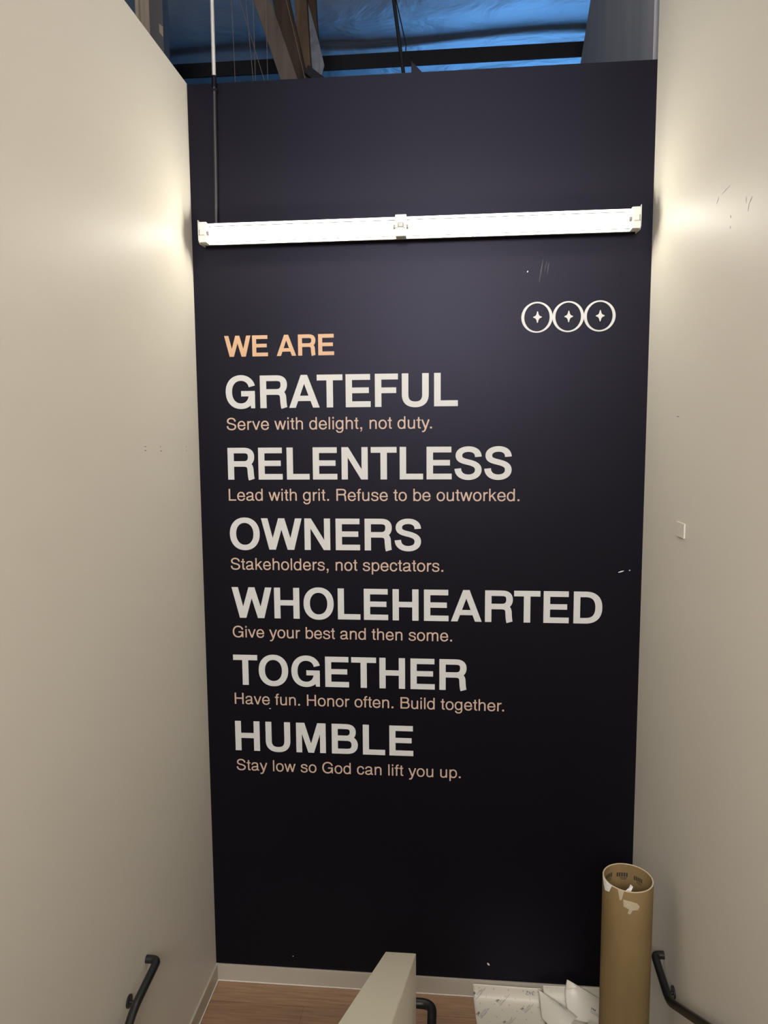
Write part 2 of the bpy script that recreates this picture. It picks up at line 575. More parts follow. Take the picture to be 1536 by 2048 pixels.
BP = (144, 124)
RP = (88, 78)
BOLD = {
    'W': (944, [[(6, 714), (156, 714), (334, 0), (186, 0)], [(190, 0), (336, 0), (548, 714), (402, 714)], [(396, 714), (542, 714), (754, 0), (608, 0)], [(610, 0), (758, 0), (938, 714), (788, 714)]]),
    'E': (667, R4(69, 0, 211, 714) + R4(69, 588, 610, 714) + R4(69, 303, 580, 425) + R4(69, 0, 618, 126)),
    'A': (722, [[(20, 0), (168, 0), (432, 714), (290, 714)], [(702, 0), (554, 0), (290, 714), (432, 714)], [(130, 146), (592, 146), (550, 262), (172, 262)]]),
    'R': (722, R4(69, 0, 211, 714) + stroke(BP, (140, 652), (440, 652), (560, 652, 606, 600, 606, 510), (606, 415, 550, 352, 440, 352), (140, 352))
          + stroke((140, 124), (430, 352), (540, 352, 580, 310, 586, 225), (591, 140, 592, 60, 612, 0))),
    'G': (778, stroke(BP, (640, 480), (618, 590, 520, 667, 395, 667), (228, 667, 117, 545, 117, 357), (117, 165, 228, 47, 390, 47), (525, 47, 630, 135, 640, 300)) + R4(395, 262, 706, 380)
          + [[(615, 0), (706, 0), (706, 380), (600, 300), (600, 120)]]),
    'T': (611, R4(234, 0, 377, 714) + R4(20, 588, 591, 714)),
    'F': (611, R4(69, 0, 211, 714) + R4(69, 588, 574, 714) + R4(69, 296, 535, 418)),
    'U': (722, stroke((142, 124), (140, 714), (140, 262), (140, 115, 220, 47, 361, 47), (502, 47, 582, 115, 582, 262), (582, 714))),
    'L': (611, R4(69, 0, 211, 714) + R4(69, 0, 583, 126)),
    'N': (722, R4(69, 0, 207, 714) + R4(515, 0, 653, 714) + [[(69, 714), (218, 714), (653, 0), (504, 0)]]),
    'S': (667, stroke((144, 120), (548, 490), (546, 600, 460, 658, 335, 658), (210, 658, 128, 600, 128, 520), (128, 430, 200, 405, 335, 373), (480, 338, 548, 295, 548, 205), (548, 105, 455, 46, 335, 46), (195, 46, 108, 120, 104, 236))),
    'O': (778, ring(389, 357, 346, 374, 200, 250)),
    'H': (722, R4(69, 0, 211, 714) + R4(511, 0, 653, 714) + R4(69, 303, 653, 427)),
    'D': (722, R4(69, 0, 211, 714) + stroke((148, 124), (140, 652), (330, 652), (520, 652, 610, 545, 610, 357), (610, 169, 520, 62, 330, 62), (140, 62))),
    'M': (833, R4(69, 0, 205, 714) + R4(628, 0, 764, 714) + [[(120, 714), (266, 714), (484, 0), (350, 0)], [(713, 714), (567, 714), (349, 0), (483, 0)]]),
    'B': (722, R4(69, 0, 211, 714) + stroke((140, 120), (140, 654), (400, 654), (510, 654, 560, 610, 560, 525), (560, 430, 500, 378, 400, 378), (140, 378))
          + stroke((146, 122), (140, 374), (420, 374), (540, 374, 602, 310, 602, 216), (602, 115, 540, 61, 420, 61), (140, 61))),
    '3': (556, stroke((130, 112), (95, 520), (105, 620, 180, 655, 270, 655), (380, 655, 440, 605, 440, 530), (440, 440, 370, 395, 230, 395)) + stroke((136, 112), (230, 385), (390, 385, 460, 315, 460, 215), (460, 105, 375, 45, 270, 45), (155, 45, 85, 100, 80, 215))),
    ' ': (278, []),
}
REG = {
    ' ': (278, []),
    'i': (222, R4(67, 0, 151, 523) + R4(67, 616, 151, 718)),
    'l': (222, R4(67, 0, 151, 718)),
    't': (278, stroke(RP, (139, 665), (139, 120), (139, 50, 170, 36, 258, 42)) + R4(14, 453, 254, 523)),
    'f': (278, stroke(RP, (132, 0), (132, 580), (132, 668, 170, 686, 262, 680)) + R4(14, 453, 254, 523)),
    'r': (333, R4(70, 0, 154, 523) + stroke((84, 84), (114, 290), (116, 420, 190, 486, 326, 484))),
    'n': (556, R4(70, 0, 154, 523) + stroke(RP, (114, 330), (128, 440, 205, 498, 298, 498), (390, 498, 446, 450, 446, 350), (446, 0))),
    'h': (556, R4(70, 0, 154, 718) + stroke(RP, (114, 330), (128, 440, 205, 498, 298, 498), (390, 498, 446, 450, 446, 350), (446, 0))),
    'm': (833, R4(70, 0, 154, 523) + stroke(RP, (114, 340), (128, 440, 200, 498, 275, 498), (370, 498, 416, 450, 416, 350), (416, 0)) + stroke(RP, (416, 340), (430, 440, 500, 498, 577, 498), (670, 498, 717, 450, 717, 350), (717, 0))),
    'u': (556, R4(402, 0, 486, 523) + stroke(RP, (442, 193), (428, 83, 351, 25, 258, 25), (166, 25, 110, 73, 110, 173), (110, 523))),
    'o': (556, ring(278, 262, 244, 276, 156, 200)),
    'e': (556, stroke(RP, (476, 165), (455, 75, 380, 25, 285, 25), (155, 25, 80, 120, 80, 258), (80, 400, 165, 499, 283, 499), (395, 499, 472, 415, 476, 232)) + R4(80, 226, 518, 296)),
    'c': (500, stroke(RP, (437, 345), (425, 440, 360, 499, 267, 499), (145, 499, 76, 405, 76, 258), (76, 115, 145, 25, 262, 25), (365, 25, 430, 85, 440, 190))),
    'd': (556, R4(404, 0, 486, 718) + ring(258, 262, 232, 276, 146, 200)),
    'b': (556, R4(70, 0, 152, 718) + ring(298, 262, 232, 276, 146, 200)),
    'p': (556, R4(70, -207, 152, 523) + ring(298, 262, 232, 276, 146, 200)),
    'g': (556, R4(404, 10, 486, 523) + ring(258, 268, 232, 270, 146, 194) + stroke((84, 74), (445, 30), (445, -100, 370, -176, 258, -176), (160, -176, 95, -132, 84, -45))),
    'a': (556, stroke(RP, (85, 365), (90, 460, 165, 499, 265, 499), (370, 499, 423, 460, 423, 370), (423, 120), (423, 48, 450, 32, 522, 38))
          + stroke((86, 74), (423, 310), (395, 265, 330, 262, 250, 250), (130, 232, 80, 195, 80, 132), (80, 62, 135, 25, 215, 25), (320, 25, 423, 90, 423, 190))),
    's': (500, stroke((86, 74), (420, 365), (415, 455, 350, 499, 250, 499), (155, 499, 95, 460, 95, 390), (95, 325, 150, 302, 245, 282), (370, 255, 425, 225, 425, 145), (425, 65, 350, 25, 250, 25), (140, 25, 76, 70, 70, 165))),
    'k': (500, R4(67, 0, 151, 718) + [[(120, 170), (120, 272), (370, 523), (478, 523)], [(205, 280), (270, 345), (502, 0), (400, 0)]]),
    'v': (500, [[(8, 523), (100, 523), (296, 0), (204, 0)], [(204, 0), (296, 0), (492, 523), (400, 523)]]),
    'w': (722, [[(8, 523), (98, 523), (252, 0), (164, 0)], [(164, 0), (252, 0), (406, 523), (316, 523)], [(316, 523), (406, 523), (558, 0), (470, 0)], [(470, 0), (558, 0), (714, 523), (624, 523)]]),
    'y': (500, [[(8, 523), (102, 523), (300, 20), (210, -5)]] + stroke((90, 76), (448, 523), (262, 10), (215, -110, 190, -172, 110, -170), (52, -166))),
    ',': (278, R4(82, 0, 194, 106) + [[(194, 60), (194, -30), (150, -130), (84, -150), (84, -104), (136, -70), (140, 10)]]),
    '.': (278, R4(82, 0, 194, 106)),
    'S': (667, stroke((94, 82), (562, 500), (560, 610, 460, 688, 330, 688), (205, 688, 112, 622, 112, 525), (112, 425, 190, 398, 330, 365), (500, 325, 577, 290, 577, 195), (577, 90, 475, 26, 340, 26), (180, 26, 92, 105, 90, 232))),
    'L': (556, R4(76, 0, 169, 714) + R4(76, 0, 532, 82)),
    'R': (722, R4(80, 0, 173, 714) + stroke((94, 82), (126, 673), (430, 673), (570, 673, 618, 610, 618, 520), (618, 425, 560, 370, 430, 370), (126, 370)) + stroke((92, 82), (450, 370), (575, 370, 600, 310, 606, 225), (613, 110, 606, 55, 645, 0))),
    'G': (778, stroke((94, 84), (665, 490), (635, 615, 530, 688, 395, 688), (205, 688, 93, 555, 93, 357), (93, 150, 210, 26, 390, 26), (550, 26, 655, 135, 660, 330)) + R4(405, 298, 708, 378) + [[(640, 0), (708, 0), (708, 378), (620, 330), (620, 100)]]),
    'H': (722, R4(77, 0, 170, 714) + R4(552, 0, 645, 714) + R4(77, 330, 645, 414)),
    'B': (667, R4(76, 0, 169, 714) + stroke((92, 80), (122, 674), (375, 674), (495, 674, 545, 625, 545, 540), (545, 445, 480, 390, 375, 390), (122, 390)) + stroke((94, 80), (122, 386), (395, 386), (525, 386, 585, 310, 585, 212), (585, 100, 515, 40, 390, 40), (122, 40))),
    'C': (722, stroke((94, 84), (662, 470), (635, 610, 530, 688, 395, 688), (205, 688, 93, 555, 93, 357), (93, 160, 205, 26, 390, 26), (540, 26, 650, 110, 672, 265))),
    '2': (556, stroke((80, 76), (70, 480), (75, 620, 160, 665, 275, 665), (400, 665, 470, 590, 470, 500), (470, 360, 330, 280, 200, 190), (85, 60)) + R4(60, 0, 500, 76)),
    '3': (556, stroke((80, 76), (80, 520), (105, 620, 180, 665, 270, 665), (400, 665, 450, 605, 450, 530), (450, 440, 370, 395, 230, 385)) + stroke((80, 76), (230, 385), (400, 375, 470, 315, 470, 205), (470, 95, 375, 40, 270, 40), (155, 40, 85, 100, 70, 205))),
    '4': (556, stroke((80, 76), (310, 700), (60, 240), (520, 240)) + stroke((80, 76), (400, 480), (400, 0))),
}
KERN = {('A', 'T'): -75, ('T', 'O'): -20, ('L', 'T'): -70, ('A', 'R'): 0, ('R', 'T'): -20, ('y', '.'): -70, ('r', '.'): -50, ('E', 'A'): 0, ('W', 'N'): 0, ('r', 'v'): 20, ('y', 'o'): -15, ('w', '.'): -50}
_cache = {}


def glyph2d(fontname, ch):
    key = (fontname, ch)
    if key in _cache:
        return _cache[key]
    polys = (BOLD if fontname == 'b' else REG)[ch][1]
    vs, fs = [], []
    for p in polys:
        base = len(vs)
        ar = sum(p[i][0] * p[(i + 1) % len(p)][1] - p[(i + 1) % len(p)][0] * p[i][1] for i in range(len(p)))
        if abs(ar) < 1e-3:
            continue
        if ar < 0:
            p = p[::-1]
        vs += [Vector((x, y)) for x, y in p]
        fs.append(list(range(base, base + len(p))))
    if not fs:
        _cache[key] = ([], [])
        return _cache[key]
    r = delaunay_2d_cdt(vs, [], fs, 0, 0.01, True)
    keep = [f for f, of in zip(r[2], r[5]) if len(of)]
    _cache[key] = ([tuple(q) for q in r[0]], keep)
    return _cache[key]


def layout(fontname, text, tracking=0):
    tab = BOLD if fontname == 'b' else REG
    x = 0
    out = []
    prev = None
    for ch in text:
        if prev is not None:
            x += KERN.get((prev, ch), 0)
        out.append((ch, x))
        x += tab[ch][0] + tracking
        prev = ch
    lo = min(ox + min(q[0] for q in glyph2d(fontname, c)[0]) for c, ox in out if c != ' ')
    hi = max(ox + max(q[0] for q in glyph2d(fontname, c)[0]) for c, ox in out if c != ' ')
    return out, lo, hi


def glyph_bm(fontname, ch, fn, thick, bm=None):
    """fn maps (u, v, h) in glyph units to a 3-D point; h = height over the surface"""
    bm = bm or bmesh.new()
    vs, fs = glyph2d(fontname, ch)
    top = [bm.verts.new(fn(x, y, thick)) for x, y in vs]
    cnt = {}
    for f in fs:
        bm.faces.new([top[i] for i in f])
        for i in range(len(f)):
            e = (f[i], f[(i + 1) % len(f)])
            cnt[frozenset(e)] = cnt.get(frozenset(e), []) + [e]
    bot = {}
    for k, e in cnt.items():
        if len(e) == 1:
            a, c = e[0]
            for i in (a, c):
                if i not in bot:
                    bot[i] = bm.verts.new(fn(vs[i][0], vs[i][1], 0))
            bm.faces.new((top[c], top[a], bot[a], bot[c]))
    return bm


NUM = {'b': 'letter', 'r': 'letter'}


def wall_line(name, text, fontname, x0, x1, base, cap, mat, label, group):
    s = cap / 714.0
    lay, lo, hi = layout(fontname, text)
    gaps = len(text) - 1
    tr = ((x1 - x0) / s - (hi - lo)) / gaps
    lay, lo, hi = layout(fontname, text, tr)
    t = thing(name, label, 'wall lettering', (x0, 0, base), group)
    for ch, ox in lay:
        if ch == ' ':
            continue
        def fn(u, v, h, ox=ox):
            return (x0 + (ox - lo + u) * s, -h, base + v * s)
        obj('letter' if ch.isalpha() else 'punctuation_mark', glyph_bm(fontname, ch, fn, 0.0008), mat, t)
    print('LINE', text, 'tracking', round(tr, 1))
    return t


XL = 0.174
wall_line('wall_lettering', 'WE ARE', 'b', XL, 0.826, 3.963, 0.121, M['peach_vinyl'], 'peach orange capital letters reading WE ARE at the top of the text', 'vinyl lettering on the dark wall')
HEADS = [('GRATEFUL', 1.542), ('RELENTLESS', 1.852), ('OWNERS', 1.329), ('WHOLEHEARTED', 2.383), ('TOGETHER', 1.600), ('HUMBLE', 1.280)]
SUBS = [('Serve with delight, not duty.', 1.393, 3.535), ('Lead with grit. Refuse to be outworked.', 1.899, 3.113), ('Stakeholders, not spectators.', 1.460, 2.693),
        ('Give your best and then some.', 1.513, 2.272), ('Have fun. Honor often. Build together.', 1.824, 1.849), ('Stay low so God can lift you up.', 1.568, 1.421)]
for k, (h, x1) in enumerate(HEADS):
    wall_line('wall_lettering', h, 'b', XL if h[0] not in 'HT' else 0.171, x1, 3.662 - .4224 * k, 0.190, M['white_vinyl'], 'large white capital letters reading %s on the dark wall' % h, 'vinyl lettering on the dark wall')
    st, xs, bz = SUBS[k]
    wall_line('wall_lettering', st, 'r', 0.174, xs, bz, 0.0712, M['tan_vinyl'], 'small tan line "%s" under %s' % (st.rstrip('.').split('.')[0] if len(st) > 34 else st.rstrip('.'), h), 'vinyl lettering on the dark wall')

# emblem: three touching rings, a four-pointed star in each
em = thing('wall_emblem', 'white emblem of three touching rings with a small star in each', 'emblem', (2.155, 0, 4.152))
for k in range(3):
    cx = 1.983 + .1725 * k
    bm = bmesh.new()
    n_ = 72
    A, B = [], []
    for i in range(n_):
        a = 2 * PI * i / n_
        A.append((cx + .0868 * math.cos(a), 4.152 + .0852 * math.sin(a)))
        B.append((cx + .0705 * math.cos(a), 4.152 + .0772 * math.sin(a)))
    yo = -.0008 - .0001 * k
    va = [bm.verts.new((p[0], yo, p[1])) for p in A]
    vb = [bm.verts.new((p[0], yo, p[1])) for p in B]
    wa = [bm.verts.new((p[0], 0, p[1])) for p in A]
    wb_ = [bm.verts.new((p[0], 0, p[1])) for p in B]
    for i in range(n_):
        j = (i + 1) % n_
        bm.faces.new((va[i], va[j], vb[j], vb[i]))
        bm.faces.new((va[i], va[j], wa[j], wa[i]))
        bm.faces.new((vb[i], vb[j], wb_[j], wb_[i]))
    obj('ring', bm, M['white_vinyl'], em)
    pts = []
    for q in range(4):
        a0 = q * PI / 2
        L = .0235 if q % 2 == 0 else .031
        wv = .0032
        L2 = .031 if q % 2 == 0 else .0235
        d = Vector((math.cos(a0), math.sin(a0))); e = Vector((-d.y, d.x))
        pts.append(d * L - e * wv * .7)
        pts.append(d * L + e * wv * .7)
        d2 = e
        p0 = d * L + e * wv * .7; p3 = d2 * L2 + d * wv * .7
        for t in (0.3, .5, .7):
            c1 = d * .010 + e * .0055; c2 = d * .0055 + e * .010
            s = 1 - t
            pts.append(p0 * s ** 3 + c1 * (3 * s * s * t) + c2 * (3 * s * t * t) + p3 * t ** 3)
    obj('star', prismm([(cx + .003 + p.x, 4.153 + p.y) for p in pts], 1, -.0009, 0), M['white_vinyl'], em)

# ------------------------------------------------------------------ fluorescent strip light
FX0, FX1, FZ0, FZ1 = 0.077, 2.511, 4.586, 4.704
fx = thing('fluorescent_light', 'long white two-tube fluorescent strip light mounted on the dark wall', 'light fixture', ((FX0 + FX1) / 2, 0, (FZ0 + FZ1) / 2))
zc = (FZ0 + FZ1) / 2
obj('housing', boxm(FX0 + .004, FX1 - .004, -.062, 0, zc - .046, zc + .046, bevel=.003), M['enamel'], fx)
XM0, XM1 = 1.196, 1.252        # centre bracket
for (a, c) in ((FX0 + .046, XM0), (XM1, FX1 - .046)):
    prof = [(-.064, zc - .047), (-.0655, zc - .053), (-.066, zc - .054), (-.066, zc - .059), (-.064, zc - .059), (-.062, zc - .052), (-.058, zc - .047),
            (-.058, zc + .047), (-.062, zc + .052), (-.064, zc + .059), (-.066, zc + .059), (-.066, zc + .054), (-.0655, zc + .053), (-.064, zc + .047)]
    obj('reflector', prismm(prof, 0, a, c), M['enamel'], fx)
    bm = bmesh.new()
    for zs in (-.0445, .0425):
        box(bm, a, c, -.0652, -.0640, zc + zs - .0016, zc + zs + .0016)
    obj('gap_shade', bm, M['steel_dark'], fx)  # dark strips paint in the shade of the reflector's edge gaps
    bm = bmesh.new()
    tube(bm, [(a - .004, -.094, zc - .003), (a + .016, -.094, zc - .003)], .0132, 20)
    tube(bm, [(c - .016, -.094, zc - .003), (c + .004, -.094, zc - .003)], .0132, 20)
    tb = obj('fluorescent_tube', tubem([(a + .016, -.094, zc - .003), (c - .016, -.094, zc - .003)], .0127, 24), M['tube'], fx, smooth=False)
    shade_smooth_angle(tb)
    obj('tube_cap', bm, M['galv'], tb)
    for xs, sgn in ((a, -1), (c, 1)):
        obj('screw', tubem([(xs - sgn * .012, -.0655, zc - .020), (xs - sgn * .012, -.0625, zc - .020)], .004, 10), M['galv'], fx)
for xe, sgn in ((FX0, 1), (FX1, -1)):
    x0_, x1_ = sorted((xe + sgn * .003, xe + sgn * .046))
    obj('cover_plate', boxm(x0_, x1_, -.111, -.056, FZ0 + .004, FZ1 - .002, bevel=.003), M['enamel'], fx)
    x0_, x1_ = sorted((xe, xe + sgn * .003))
    obj('end_plate', prismm([(0, FZ0 + .004), (-.095, FZ0 - .001), (-.114, FZ0 + .016), (-.116, FZ1 + .006), (-.100, FZ1 + .006), (0, FZ1 - .008)], 0, x0_, x1_), M['enamel'], fx)
    x0_, x1_ = sorted((xe + sgn * .010, xe + sgn * .040))
    hb = boxm(x0_, x1_ , -.1195, -.110, zc - .017, zc + .012, bevel=.004)
    ho = obj('lamp_holder', hb, M['holder'], fx)
    x0_, x1_ = sorted((xe + sgn * .0032, xe + sgn * .0098))
    obj('spring_clip', boxm(x0_, x1_, -.117, -.1105, zc - .016, zc + .014, bevel=.002), M['galv'], ho)
obj('centre_plate', boxm(XM0 - .002, XM1 + .002, -.111, -.056, FZ0 + .002, FZ1 + .001, bevel=.003), M['enamel'], fx)
for xs in (XM0 + .006, XM1 - .006):
    obj('lamp_holder', boxm(xs - .007, xs + .007, -.1185, -.110, zc - .014, zc + .010, bevel=.003), M['holder'], fx)
obj('joint_clip', boxm(XM0 + .014, XM1 - .014, -.116, -.110, zc - .008, zc + .016, bevel=.002), M['galv'], fx)

# ------------------------------------------------------------------ conduit feeding the light
cd = thing('conduit', 'thin conduit running down the dark wall to the strip light', 'conduit', (.16, -.022, 4.7))
o = obj('bare_pipe', tubem([(.170, -.018, 7.10), (.1655, -.018, 5.485)], .0105, 16), M['conduit'], cd); shade_smooth_angle(o)
o['label'] = 'bare grey upper pipe'
o = obj('painted_pipe', tubem([(.1655, -.018, 5.485), (.162, -.016, 5.2), (.1575, -.014, 4.95), (.153, -.015, 4.70)], .0105, 16), M['dark_pipe'], cd); shade_smooth_angle(o)
o['label'] = 'pipe painted the wall colour'
o = obj('coupling', tubem([(.1656, -.018, 5.52), (.1653, -.018, 5.46)], .0135, 16), M['dark'], cd); shade_smooth_angle(o)
obj('strap', boxm(.150, .184, -.0295, 0, 5.436, 5.450, bevel=.003), M['dark'], cd)

# ------------------------------------------------------------------ blank wall plate on the right wall
pl = thing('wall_plate', 'small blank off-white cover plate on the right wall', 'wall plate', (W, -.675, 3.035))
o = obj('plate', boxm(W - .007, W, -.735, -.615, 3.000, 3.072, bevel=.003), M['wall'], pl)
for yy in (-.645, -.705):
    obj('screw', tubem([(W - .008, yy, 3.036), (W - .0066, yy, 3.036)], .0028, 10), M['wall'], pl)

# ------------------------------------------------------------------ handrails
def rail(name, label, pts, rad, brackets, wallx):
    t = thing(name, label, 'handrail', pts[1])
    o = obj('rail', tubem(rounded(pts, .055, 7), rad, 18), M['black'], t); shade_smooth_angle(o, 50)
    for (bx, by, bz) in brackets:
        s = 1 if wallx > bx else -1
        bk = obj('bracket', tubem(rounded([(bx, by, bz - rad * .5), (bx, by, bz - .034), (wallx - s * .006, by, bz - .034)], .015, 5), .0085, 10), M['black'], t)
        shade_smooth_angle(bk, 50)
        obj('bracket_plate', tubem([(wallx - s * .007, by, bz - .03), (wallx, by, bz - .03)], .030, 18), M['black'], bk)
    return t


SL = 0.615
rail('handrail', 'black wall handrail on the left wall, bending down at the corner', [(0, -.995, .910), (.058, -.995, .910), (.058, -1.270, .880), (.058, -4.0, .880 - SL * 2.73)], .0195,
     [(.058, -1.20, .886), (.058, -2.6, .880 - SL * 1.33)], 0)
rail('handrail', 'black wall handrail on the right wall behind the cardboard tube', [(W, -.645, .828), (W - .046, -.645, .828), (W - .046, -.90, .783), (W - .046, -4.0, .783 + SL * 3.10)], .0195,
     [(W - .046, -.82, .797), (W - .046, -2.4, .785 + SL * 1.47)], W)
rail('handrail', 'black handrail wrapping around the end of the low half wall', [(1.135, -3.6, .76 - SL * 2.35), (1.135, -1.25, .765), (1.135, -1.02, .790), (1.422, -1.02, .790), (1.422, -1.25, .800), (1.422, -4.0, .800 + SL * 2.75)], .0225,
     [(1.422, -1.75, .800 + SL * .5), (1.422, -3.2, .800 + SL * 1.95)], 1.348)

# ------------------------------------------------------------------ cardboard tube
TX, TY, TR, TH = 2.369, -.80, .1185, 1.342
ct = thing('cardboard_tube', 'tall brown cardboard tube standing on end by the right wall', 'cardboard tube', (TX, TY, 0))
bm = bmesh.new()
ns = 64
levels = [(TR, 0), (TR, .3), (TR, .6), (TR, .9), (TR, 1.15), (TR, TH - .002), (TR - .0015, TH), (TR - .0055, TH), (TR - .007, TH - .002), (TR - .007, 1.0), (TR - .007, .5), (TR - .007, 0)]
rg = [[bm.verts.new((TX + r_ * math.cos(2 * PI * k / ns), TY + r_ * math.sin(2 * PI * k / ns), z_)) for k in range(ns)] for r_, z_ in levels]
for i in range(len(rg)):
    A, B = rg[i], rg[(i + 1) % len(rg)]
    for k in range(ns):
        f = bm.faces.new((A[k], A[(k + 1) % ns], B[(k + 1) % ns], B[k]))
        f.material_index = 1 if 5 <= i <= 7 else 0
body = obj('tube_body', bm, [M['card'], M['card_edge']], ct, smooth=True)


def on_tube(poly, r_, thick, name, mat, parent, n=1):
    """a patch given as (angle deg, z) outline, laid on the tube wall"""
    c = (sum(p[0] for p in poly) / len(poly), sum(p[1] for p in poly) / len(poly))
    bm = bmesh.new()
    def P(a, z_, h):
        a = math.radians(a)
        return (TX + (r_ + h) * math.cos(a), TY + (r_ + h) * math.sin(a), z_)
    # densify outline
    q = []
    for i in range(len(poly)):
        a, b_ = poly[i], poly[(i + 1) % len(poly)]
        for k in range(4):
            t = k / 4
            q.append((a[0] * (1 - t) + b_[0] * t, a[1] * (1 - t) + b_[1] * t))
    rings_ = []
    for s in (1.0, .66, .33):
        hh = thick * (1 if s < 1 else .6)
        rings_.append([bm.verts.new(P(c[0] + (p[0] - c[0]) * s, c[1] + (p[1] - c[1]) * s, hh + random.uniform(0, thick * .5))) for p in q])
    base = [bm.verts.new(P(p[0], p[1], 0.0002 if thick > 0 else -0.0002)) for p in q]
    k = len(q)
    for A, B in [(base, rings_[0]), (rings_[0], rings_[1]), (rings_[1], rings_[2])]:
        for i in range(k):
            bm.faces.new((A[i], A[(i + 1) % k], B[(i + 1) % k], B[i]))
    bm.faces.new(rings_[2])
    return obj(name, bm, mat, parent)


# viewer is towards angle ~ -104 deg from the tube
z0 = TH
o = on_tube([(-113, z0 - .044), (-96, z0 - .046), (-82, z0 - .055), (-76, z0 - .072), (-80, z0 - .088), (-92, z0 - .090), (-97, z0 - .112), (-103, z0 - .108), (-100, z0 - .088), (-112, z0 - .078)], TR, .0012, 'tape', M['tape'], ct)
o['label'] = 'torn piece of pale tape below the rim'
o = on_tube([(-126, z0 - .002), (-112, z0 - .003), (-117, z0 - .050), (-121, z0 - .052)], TR, .0010, 'tape', M['tape'], ct)
o = on_tube([(178, z0 + .001), (208, z0 + .001), (219, z0 - .002), (211, z0 - .040), (196, z0 - .050), (186, z0 - .018)], TR, .0020, 'tape', M['scrap'], ct)
o['label'] = 'torn white paper wrapped over the rim'
# blurred dark printing inside the tube
for k, (a0, a1) in enumerate(((118, 146), (76, 106), (38, 62))):
    zz = z0 - .062 - .006 * k
    for (za, zb_, da, db) in ((0, .022, 0, 1), (-.008, -.004, .05, .8), (-.015, -.012, .1, .7)):
        pieces = 5 if za == 0 else 1
        for j in range(pieces):
            p0 = a0 + (a1 - a0) * (da + (db - da) * (j + .06) / pieces)
            p1 = a0 + (a1 - a0) * (da + (db - da) * (j + .80) / pieces)
            on_tube([(p0, zz + za), (p1, zz + za), (p1, zz + zb_), (p0, zz + zb_)], TR - .0072, -.0003, 'printed_mark', M['tube_ink'], body)
# little paper scrap caught inside the near rim
bm = bmesh.new()
pp = [(-.018, .018, -.010), (.006, .020, .004), (.014, .020, .030), (.026, .022, .016), (.016, .018, -.004), (.024, .014, -.020), (.004, .012, -.022), (-.020, .012, -.020)]
vs_ = [bm.verts.new((TX - .022 + a, TY - TR + .008 + c * 1.3, TH - .012 + d)) for a, c, d in pp]
cv = bm.verts.new((TX - .016, TY - TR + .040, TH - .006))
for i in range(len(vs_)):
    bm.faces.new((vs_[i], vs_[(i + 1) % len(vs_)], cv))
o = obj('paper_scrap', bm, M['scrap'], ct)
sm = o.modifiers.new('thick', 'SOLIDIFY'); sm.thickness = .0006

# ------------------------------------------------------------------ discarded release paper on the landing
def sheet(name, surf, nu, nv, label, mat, thick=.0005):
    bm = bmesh.new()
    g = [[bm.verts.new(surf(i / nu, j / nv)) for i in range(nu + 1)] for j in range(nv + 1)]
    for j in range(nv):
        for i in range(nu):
            bm.faces.new((g[j][i], g[j][i + 1], g[j + 1][i + 1], g[j + 1][i]))
    o = obj(name, bm, mat, None, smooth=True)
    md = o.modifiers.new('thick', 'SOLIDIFY'); md.thickness = thick; md.offset = 0
    tag(o, label, 'paper', 'discarded backing paper on the landing')
    return o


def bern(n_, i, t):
    return math.comb(n_, i) * t ** i * (1 - t) ** (n_ - i)


def patch(cps):
    """Bezier patch: rows of control points"""
    rn, cn = len(cps) - 1, len(cps[0]) - 1
    def f(u, v):
        p = Vector((0, 0, 0))
        for j, row in enumerate(cps):
            bj = bern(rn, j, v)
            for i, q in enumerate(row):
                p += Vector(q) * (bj * bern(cn, i, u))
        return p
    return f


def frame_at(surf, u, v):
    e = 1e-3
    p = surf(u, v)
    du = (surf(min(1, u + e), v) - surf(max(0, u - e), v)).normalized()
    dv = (surf(u, min(1, v + e)) - surf(u, max(0, v - e))).normalized()
    n_ = du.cross(dv).normalized()
    return p, du, dv, n_


def print_on(parent, surf, mat, name, text, fontname, u, v, ang, cap, LU, LV, side=1, lift=.0007):
    """lay printed text on a sheet; ang in the sheet's own (u, v) plane, LU/LV its lengths"""
    s = cap / 714
    lay, lo, hi = layout(fontname, text)
    ca, sa = math.cos(ang), math.sin(ang)
    bm = bmesh.new()
    for ch, ox in lay:
        if ch == ' ':
            continue
        def fn(gx, gy, h):
            a, b_ = (gx + ox) * s, gy * s
            uu = u + (a * ca - b_ * sa) / LU
            vv = v - (a * sa + b_ * ca) / LV
            p, du, dv, n_ = frame_at(surf, min(.999, max(.001, uu)), min(.999, max(.001, vv)))
            if n_.z * side < 0 and abs(n_.z) > 1e-6:
                n_ = -n_
            return p + n_ * (lift + h * .1)
        glyph_bm(fontname, ch, fn, .0001, bm)
    return obj(name, bm, mat, parent)


def strip_on(bm, surf, u, v, ang, x0, x1, y0, y1, LU, LV, lift=.0007, side=1):
    ca, sa = math.cos(ang), math.sin(ang)
    q = []
    k = 5
    for i in range(k + 1):
        for yy in (y0, y1):
            a = x0 + (x1 - x0) * i / k
            uu = u + (a * ca - yy * sa) / LU
            vv = v - (a * sa + yy * ca) / LV
            p, du, dv, n_ = frame_at(surf, min(.999, max(.001, uu)), min(.999, max(.001, vv)))
            if n_.z * side < 0:
                n_ = -n_
            q.append(bm.verts.new(p + n_ * lift))
    for i in range(k):
        bm.faces.new((q[2 * i], q[2 * i + 1], q[2 * i + 3], q[2 * i + 2]))


